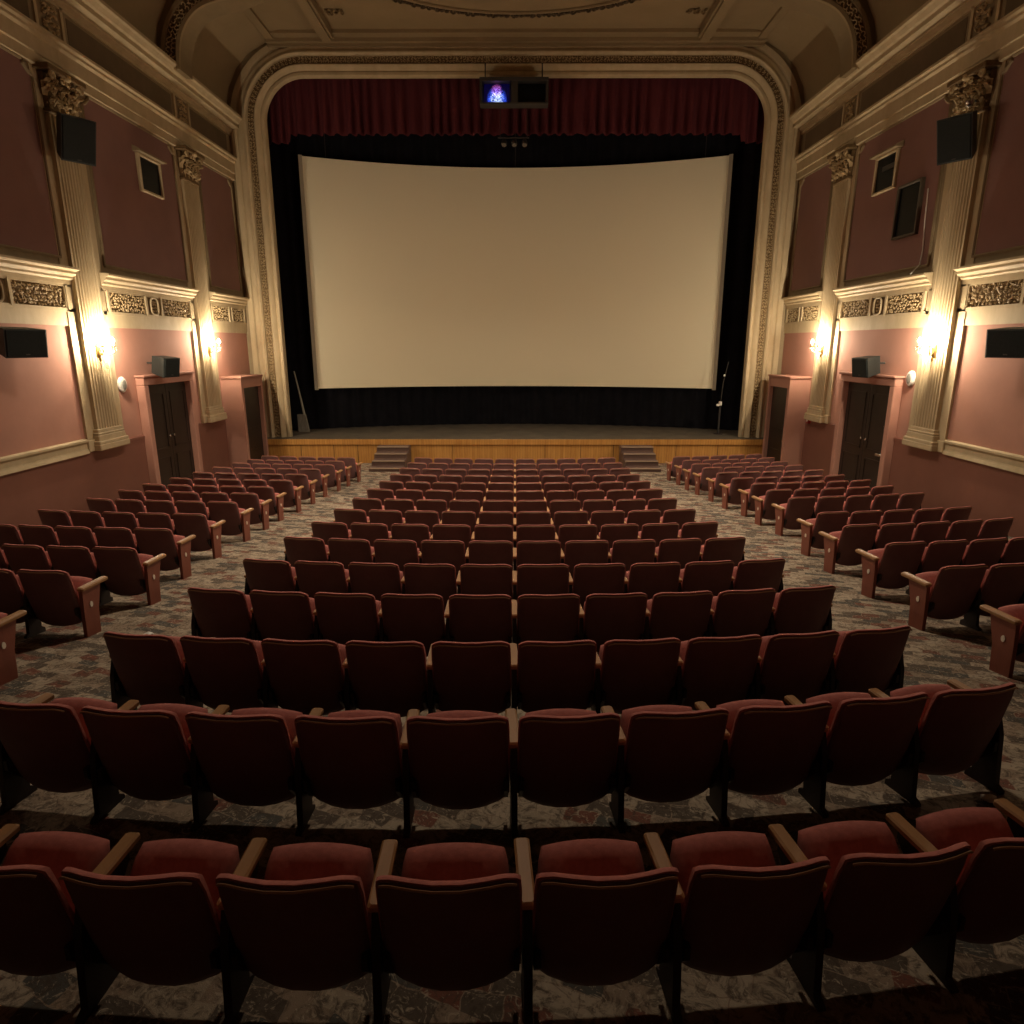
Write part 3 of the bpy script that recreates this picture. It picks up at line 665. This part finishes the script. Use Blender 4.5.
# ---------------------------------------------------------------- doors
dn = 1
def big_door(s):
    global dn
    sd_ = 'left' if s < 0 else 'right'
    y0, y1 = (15.70, 18.14) if s < 0 else (15.42, 18.02)
    r_ = empty('door_%d' % dn, (s * W, (y0 + y1) / 2, fz(17))); dn += 1; ox, oy, oz = r_.location
    tag(r_, 'dark double door in a rose frame, in the %s wall between the pilasters' % sd_, 'door', kind='structure')
    X = lambda v: s * v - ox; Y = lambda v: v - oy; Z = lambda v: v - oz
    top = -0.74; fw = 0.19
    f = MB(); f.bbox(X(W), X(W - 0.20), Y(y0), Y(y0 + fw), Z(-3.95), Z(top - fw), 0.015); f.bbox(X(W), X(W - 0.20), Y(y1 - fw), Y(y1), Z(-3.95), Z(top - fw), 0.015)
    f.bbox(X(W), X(W - 0.20), Y(y0), Y(y1), Z(top - fw), Z(top), 0.015); f.bbox(X(W), X(W - 0.25), Y(y0 - 0.04), Y(y1 + 0.04), Z(top), Z(top + 0.05), 0.01)
    f.build('door_frame', M['plaster_red'], r_)
    mid = (y0 + y1) / 2
    for a, c, q in ((y0 + fw, mid - 0.006, 1), (mid + 0.006, y1 - fw, -1)):
        l = MB(); l.bbox(X(W), X(W - 0.05), Y(a), Y(c), Z(-3.9), Z(top - fw), 0.006)
        for z0, z1 in ((-3.5, -2.75), (-2.55, -1.15)):
            for (ya_, yb, za, zb) in ((a + 0.14, c - 0.14, z0, z0 + 0.04), (a + 0.14, c - 0.14, z1 - 0.04, z1), (a + 0.14, a + 0.18, z0, z1), (c - 0.18, c - 0.14, z0, z1)):
                l.box(X(W), X(W - 0.065), Y(ya_), Y(yb), Z(za), Z(zb))
        lf = l.build('door_leaf', M['door'], r_)
        hy = c - 0.10 if q > 0 else a + 0.10
        h = MB(); h.lathe([(0.03, 0), (0.035, 0.03), (0.02, 0.045)], (0, 0, 0), 10, mtx=Matrix.Translation((X(W - 0.05), Y(hy), Z(-2.25 if s < 0 else -2.3))) @ Matrix.Rotation(R(90) * (-1 if s > 0 else 1), 4, 'Y'))
        h.build('door_knob', M['steel'], lf, 50)
    if s > 0:
        MB().bbox(X(W - 0.09), X(W - 0.12), Y(y0 + fw + 0.06), Y(y0 + fw + 0.40), Z(-2.62), Z(-2.56), 0.01).build('push_bar', M['steel'], r_)
        MB().lathe([(0.035, 0), (0.035, 0.03)], (X(W - 0.07), Y(y0 + fw + 0.2), Z(-1.9)), 10).build('lock', M['steel'], r_)
    else:
        MB().lathe([(0.03, 0), (0.03, 0.04)], (X(W - 0.08), Y(y0 + fw + 0.14), Z(-1.98)), 10).build('lock', M['steel'], r_)
def box_door(s):
    global dn
    sd_ = 'left' if s < 0 else 'right'
    r_ = empty('door_%d' % dn, (s * W, 21.2, fz(21))); dn += 1; ox, oy, oz = r_.location
    tag(r_, 'exit door in a jutting rose porch beside the stage on the %s wall' % sd_, 'door', kind='structure')
    X = lambda v: s * v - ox; Y = lambda v: v - oy; Z = lambda v: v - oz
    y0, y1, xi, top = 20.25, 21.97, 8.28, -0.98
    b = MB(); b.box(X(W), X(xi), Y(y0), Y(y0 + 0.16), Z(-3.98), Z(top)); b.box(X(W), X(xi), Y(y1 - 0.14), Y(y1), Z(-3.98), Z(top)); b.box(X(W), X(xi + 0.01), Y(y0 + 0.16), Y(y1 - 0.14), Z(top - 0.30), Z(top))
    b.box(X(W), X(xi - 0.03), Y(y0 - 0.03), Y(y1), Z(top), Z(top + 0.05))
    b.build('porch', M['plaster_red'], r_)
    l = MB(); l.bbox(X(xi + 0.16), X(xi + 0.11), Y(y0 + 0.16), Y(y1 - 0.14), Z(-3.95), Z(top - 0.30), 0.006)
    l.box(X(xi + 0.12), X(xi + 0.095), Y(y0 + 0.35), Y(y1 - 0.35), Z(-2.6), Z(-2.55)); l.box(X(xi + 0.12), X(xi + 0.095), Y(y0 + 0.35), Y(y1 - 0.35), Z(-3.3), Z(-3.25))
    lf = l.build('door_leaf', M['door'], r_)
    MB().lathe([(0.03, -0.03), (0.03, 0.03)], (X(xi + 0.07), Y(y0 + 0.3), Z(-2.9)), 8).build('door_knob', M['steel'], lf)
for s in (-1, 1): big_door(s)
for s in (-1, 1): box_door(s)

# ---------------------------------------------------------------- windows in the upper walls
def win(num, s, y0, y1, z0, z1, hood, label, fm, bar=False):
    r_ = empty('window_%d' % num, (s * W, (y0 + y1) / 2, z0)); ox, oy, oz = r_.location
    tag(r_, label, 'window', kind='structure')
    X = lambda v: s * v - ox; Y = lambda v: v - oy; Z = lambda v: v - oz
    d = 0.13; t_ = 0.055
    b = MB()
    for a, c in ((y0 - t_, y0), (y1, y1 + t_)): b.bbox(X(W), X(W - d), Y(a), Y(c), Z(z0 - t_), Z(z1 + t_), 0.01)
    b.bbox(X(W), X(W - d), Y(y0), Y(y1), Z(z0 - t_), Z(z0), 0.01); b.bbox(X(W), X(W - d), Y(y0), Y(y1), Z(z1), Z(z1 + t_), 0.01)
    b.build('window_frame', M[fm], r_)
    if hood:
        h = MB(); h.prism([(W, z1 + t_), (W - d - 0.1, z1 + t_ + 0.01), (W - d - 0.1, z1 + t_ + 0.05), (W, z1 + t_ + 0.16)], lambda a, q: (X(a), Y(y0 - 0.16), Z(q)), lambda a, q: (X(a), Y(y1 + 0.16), Z(q))); h.build('hood', M['cream_dark'], r_)
    MB().box(X(W - 0.055), X(W - 0.075), Y(y0), Y(y1), Z(z0), Z(z1)).build('pane', M['glass_dark'], r_)
    if bar: MB().bbox(X(W - 0.07), X(W - 0.095), Y(y0 + 0.02), Y(y1 - 0.25), Z(z0 + 0.42), Z(z0 + 0.53), 0.01).build('blind_slat', M['grey_metal'], r_)
win(1, -1, 16.95, 17.85, 3.58, 4.30, True, 'small dark hooded window high in the left wall', 'cream')
win(2, 1, 16.82, 17.68, 3.60, 4.34, True, 'small dark hooded window with a pale slat, high in the right wall', 'cream', True)
win(3, 1, 15.66, 16.50, 2.42, 3.46, False, 'dark olive framed opening below the hooded window of the right wall', 'olive_metal')
# cable running down beside it
b = MB(); b.tube([(8.83, 15.42, 3.25), (8.82, 15.36, 2.6), (8.83, 15.30, 2.0), (8.80, 15.28, 1.7), (8.62, 15.27, 1.50)], 0.012, 6)
tag(b.build('hanging_cable', M['white'], smooth=60), 'thin white cable hanging beside the olive opening on the right wall', 'cable')

# oval bulkhead fittings by the near pilasters
for s in (-1, 1):
    r_ = empty('bulkhead_fitting', (s * W, 15.12, -0.87 if s < 0 else -0.73)); tag(r_, 'white oval bulkhead fitting between pilaster and double door on the %s wall' % ('left' if s < 0 else 'right'), 'wall fitting', 'oval wall fittings')
    mt = Matrix.Rotation(R(-90) * s, 4, 'Y')
    MB().lathe([(0.155, 0.0), (0.16, 0.03), (0.14, 0.06), (0.10, 0.07)], (0, 0, 0), 20, sx=1.1, sy=0.95, mtx=mt).build('ring', M['white'], r_, 40)
    MB().lathe([(0.09, 0.05), (0.085, 0.085), (0.04, 0.10)], (0, 0, 0), 20, sx=1.3, sy=0.85, mtx=mt).build('lens', M['greyglass'], r_, 40)
cpnt = empty('alarm_call_point', (8.86, 20.0, -2.2)); tag(cpnt, 'small red alarm call point on the right wall beside the stage-side exit porch', 'alarm box')
MB().bbox(-0.06, 0.02, -0.1, 0.1, -0.09, 0.09, 0.012).build('case', M['redplastic'], cpnt)
MB().bbox(-0.066, -0.05, -0.05, 0.05, -0.04, 0.04, 0.004).build('plate', M['white'], cpnt)

# ---------------------------------------------------------------- the folding seat
TOPH, HWD = 0.72, 0.260
def back_pt(u, v, off, grow=0.0):
    au = abs(u)
    zt = TOPH + grow - 0.045 * au ** 7; zb = 0.095 - grow + 0.040 * u * u + 0.03 * au ** 8
    z = zb + (zt - zb) * v
    x = (HWD + grow) * u * (1 - 0.005 * (1 - v)) * (1 - 0.03 * (v ** 10))
    y = (TOPH - z) * 0.20 + 0.062 * u * u + off + 0.02 * (1 - v) ** 3
    return (x, y, z)
US = [-1, -0.93, -0.78, -0.5, -0.2, 0.2, 0.5, 0.78, 0.93, 1]; VS = [0, 0.06, 0.3, 0.6, 0.86, 0.95, 1]
def edge(u, v): return min(1, ((1 - abs(u)) / 0.2)) ** 0.5 * min(1, v / 0.10, (1 - v) / 0.12 if v < 1 else 0) ** 0.5
b = MB(); b.slab([[back_pt(u, v, 0.012 - 0.012 * edge(u, v)) for u in US] for v in VS], [[back_pt(u, v, 0.024) for u in US] for v in VS])
me_shell = b.mesh('backrest', M['shell'], 60)
b = MB(); b.slab([[back_pt(u, v, 0.024 - (0.006 if v > 0.9 else 0), 0.008) for u in US] for v in VS], [[back_pt(u, v, 0.038 + 0.03 * edge(u, v), 0.008) for u in US] for v in VS])
me_cush = b.mesh('back_cushion', M['fabric'], 60)
b = MB(); pts = [back_pt(u, 0.982, -0.001, 0.003) for u in (-0.95, -0.9, -0.8, -0.5, -0.2, 0.2, 0.5, 0.8, 0.9, 0.95)]
b.tube(pts, 0.0055, 5); me_highlight = b.mesh('edge_piping', M['trim_tan'], 60)  # tan shell edge, the highlight it catches put into the colour
# folded-up seat
HY, HZ, TL = 0.235, 0.165, R(53)
def seat_pt(u, v, t):             # v from hinge to front edge, t = thickness direction (towards the sitter side)
    w = 0.238 * u * (1 - 0.10 * v ** 6) * (1 - 0.05 * v); L = 0.42 * v * (1 - 0.05 * u * u * v)
    ca, sa = cos(TL), sin(TL)
    return (w, HY + ca * L - sa * t, HZ + sa * L + ca * t)
SV = [0, 0.08, 0.3, 0.6, 0.85, 0.95, 1]
b = MB(); b.slab([[seat_pt(u, v, 0.02 + 0.055 * edge(u, v) ** 0.8) for u in US] for v in SV], [[seat_pt(u, v, 0.0 if 0.05 < v < 0.93 else 0.012) for u in US] for v in SV])
me_seat = b.mesh('seat_cushion', M['fabric'], 60)
b = MB(); b.slab([[seat_pt(u * 0.94, 0.03 + v * 0.9, 0.0) for u in US] for v in SV], [[seat_pt(u * 0.94, 0.03 + v * 0.9, -0.022 * edge(u, v) - 0.004) for u in US] for v in SV])
me_pan = b.mesh('seat_pan', M['shell'], 60)
# standard (leg) and armrest at local x = 0 (placed with the object's location)
poly = [(0.06, -0.04), (0.30, -0.04), (0.30, 0.012), (0.26, 0.04), (0.27, 0.16), (0.32, 0.30), (0.45, 0.42), (0.45, 0.46), (0.17, 0.46), (0.13, 0.34), (0.11, 0.14), (0.10, 0.03), (0.06, 0.012)]
me_leg = MB().along_x(poly, -0.0165, 0.0165).mesh('leg', M['iron'])
b = MB(); b.bbox(-0.033, 0.033, 0.165, 0.52, 0.46, 0.498, 0.009); me_arm = b.mesh('armrest', M['armwood'])
b = MB(); b.along_x([(0.15, -0.04), (0.34, -0.04), (0.36, 0.22), (0.43, 0.46), (0.175, 0.46), (0.16, 0.26)], -0.02, 0.02); me_end = b.mesh('end_panel', M['endwood'])
b = MB(); b.bbox(-0.036, 0.036, 0.165, 0.54, 0.46, 0.503, 0.012); me_endarm = b.mesh('armrest', M['armwood'])
b = MB(); b.lathe([(0.022, -0.004), (0.022, 0.004)], (0, 0, 0), 12, mtx=Matrix.Translation((0, 0.265, 0.30)) @ Matrix.Rotation(R(90), 4, 'Y') @ Matrix.Diagonal((1.35, 0.9, 1, 1))); me_plate = b.mesh('row_plate', M['plate'])
# hinge brackets that tie the back to the legs
me_br = [MB().along_x([(0.12, 0.30), (0.12, 0.24), (0.20, 0.14), (0.275, 0.14), (0.275, 0.20), (0.20, 0.30)], q * 0.236, q * 0.258).mesh('hinge', M['iron']) for q in (-1, 1)]
PITCH = 0.57
def child(name, me, parent, x=0.0):
    o = bpy.data.objects.new(name, me); col.objects.link(o); o.parent = parent; o.location = (x, 0, 0); return o
def make_seat(loc, rz, label, group, arms, ends=()):
    """arms / ends: which sides (-1 left, +1 right) carry a leg with armrest, and which an end panel."""
    o = empty('theatre_seat', loc, rz); tag(o, label, 'seat', group)
    child('backrest', me_shell, o); c = child('back_cushion', me_cush, o); child('edge_piping', me_highlight, c)
    child('seat_cushion', me_seat, o); child('seat_pan', me_pan, o); child('hinge', me_br[0], o); child('hinge', me_br[1], o)
    for a in arms: child('leg', me_leg, o, a * PITCH / 2); child('armrest', me_arm, o, a * PITCH / 2)
    for a in ends:
        e = child('end_panel', me_end, o, a * (PITCH / 2 + 0.005)); p = child('row_plate', me_plate, e, a * 0.022)
        child('armrest', me_endarm, o, a * (PITCH / 2 + 0.005))
    return o
ORD = ['', 'first', 'second', 'third', 'fourth', 'fifth', 'sixth', 'seventh', 'eighth', 'ninth', 'tenth', 'eleventh', 'twelfth', 'thirteenth', 'fourteenth', 'fifteenth']
CY = [1.89, 2.93, 3.95, 5.1, 6.23, 7.44, 8.55, 9.7, 10.9, 12.05, 13.2, 14.4, 15.65, 16.9, 18.1]
RAD = 15.5
for r_, y in enumerate(CY):
    rn = 'row nearest the camera' if r_ == 0 else ('row nearest the stage' if r_ == 14 else ('%s row from the camera' % ORD[r_ + 1] if r_ < 8 else '%s row from the stage' % ORD[15 - r_]))
    for k in range(10):
        ph = (k - 4.5) * PITCH / (RAD - 0.30); x = RAD * sin(ph) + (0.055 if r_ == 0 else 0); yy = y + RAD * (1 - cos(ph))
        tw = R((2.4, 2.1, 1.7, 1.1, 0.5)[r_] if r_ < 5 else 0.3)                # the near rows stand slightly askew
        x, yy, ph = x * cos(tw) - (yy - y) * sin(tw), y + x * sin(tw) + (yy - y) * cos(tw), ph + tw
        sidelab = 'leftmost seat' if k == 0 else ('rightmost seat' if k == 9 else ('%s from left aisle' % ORD[k + 1] if k < 5 else '%s from right aisle' % ORD[10 - k]))
        arms = (-1, 1) if k == 9 else (-1,)
        make_seat((x, yy, fz(yy)), ph, 'red folding seat in the middle block, %s, %s' % (rn, sidelab), 'seats of the middle block', arms)
SL = [(4.26, 4.72), (4.31, 5.93), (4.28, 7.03), (4.51, 8.25), (4.62, 9.45), (4.67, 10.7), (4.71, 11.7), (4.74, 12.58), (4.7, 13.58), (4.71, 14.63), (4.73, 15.71), (4.64, 16.65), (4.61, 17.54), (4.5, 18.32)]
SR = [(4.23, 4.95), (4.25, 6.18), (4.37, 7.37), (4.47, 8.59), (4.61, 9.67), (4.82, 11.26), (4.79, 12.21), (4.83, 13.14), (4.71, 14.03), (4.7, 15.05), (4.65, 16.07), (4.61, 16.93), (4.6, 17.83), (4.5, 18.55)]
for s, rows, t0, t1 in ((-1, SL, 5, 11), (1, SR, 9, 16)):
    sd_ = 'left' if s < 0 else 'right'
    for r_, (xi, y) in enumerate(rows):
        n = (2, 4)[r_] if r_ < 2 else 5
        x, yy = xi, y
        rn = 'row nearest the camera' if r_ == 0 else ('row nearest the stage' if r_ == 13 else ('%s row from the camera' % ORD[r_ + 1] if r_ < 7 else '%s row from the stage' % ORD[14 - r_]))
        for k in range(n):
            an = R(t0 + (t1 - t0) * k / 4)
            cx, cyy = x + cos(an) * PITCH / 2, yy + sin(an) * PITCH / 2
            x += cos(an) * (PITCH + 0.008); yy += sin(an) * (PITCH + 0.008)
            lab = ('red folding aisle seat with wooden end panel, %s block, %s' % (sd_, rn)) if k == 0 else 'red folding seat, %s block, %s, %s' % (sd_, rn, 'at the wall end' if k == 4 else '%s from the aisle' % ORD[k + 1])
            make_seat((s * cx, cyy, fz(cyy)), s * an, lab, 'seats of the %s block' % sd_, (s,), (-s,) if k == 0 else ())

# scraps of litter on the carpet
def scrap(name, x, y, r, label):
    b = MB(); P = []
    for i in range(5):
        row = []
        for j in range(7):
            a = 2 * pi * j / 6; q = (0.25, 0.8, 1.0, 0.75, 0.2)[i] * (1 + 0.22 * sin(j * 5.1 + i * 2.3)) if j < 6 else None
            row.append((a, q))
        row[6] = (2 * pi, row[0][1])
        P.append([(r * q * cos(a), r * q * sin(a) * 0.8, r * (0.0, 0.1, 0.4, 0.75, 0.95)[i]) for a, q in row])
    b.grid(P); b.add([P[0][j] for j in range(6)], [tuple(range(6))]); b.add([P[4][j] for j in range(6)], [tuple(range(6))])
    o = b.build(name, M['white']); o.location = (x, y, fz(y)); tag(o, label, 'litter')
scrap('crumpled_paper', -3.66, 6.08, 0.06, 'small scrap of white paper on the carpet of the left aisle')
scrap('crumpled_wrapper', 2.74, 3.30, 0.045, 'small pale wrapper on the carpet by the right end leg of the second row')
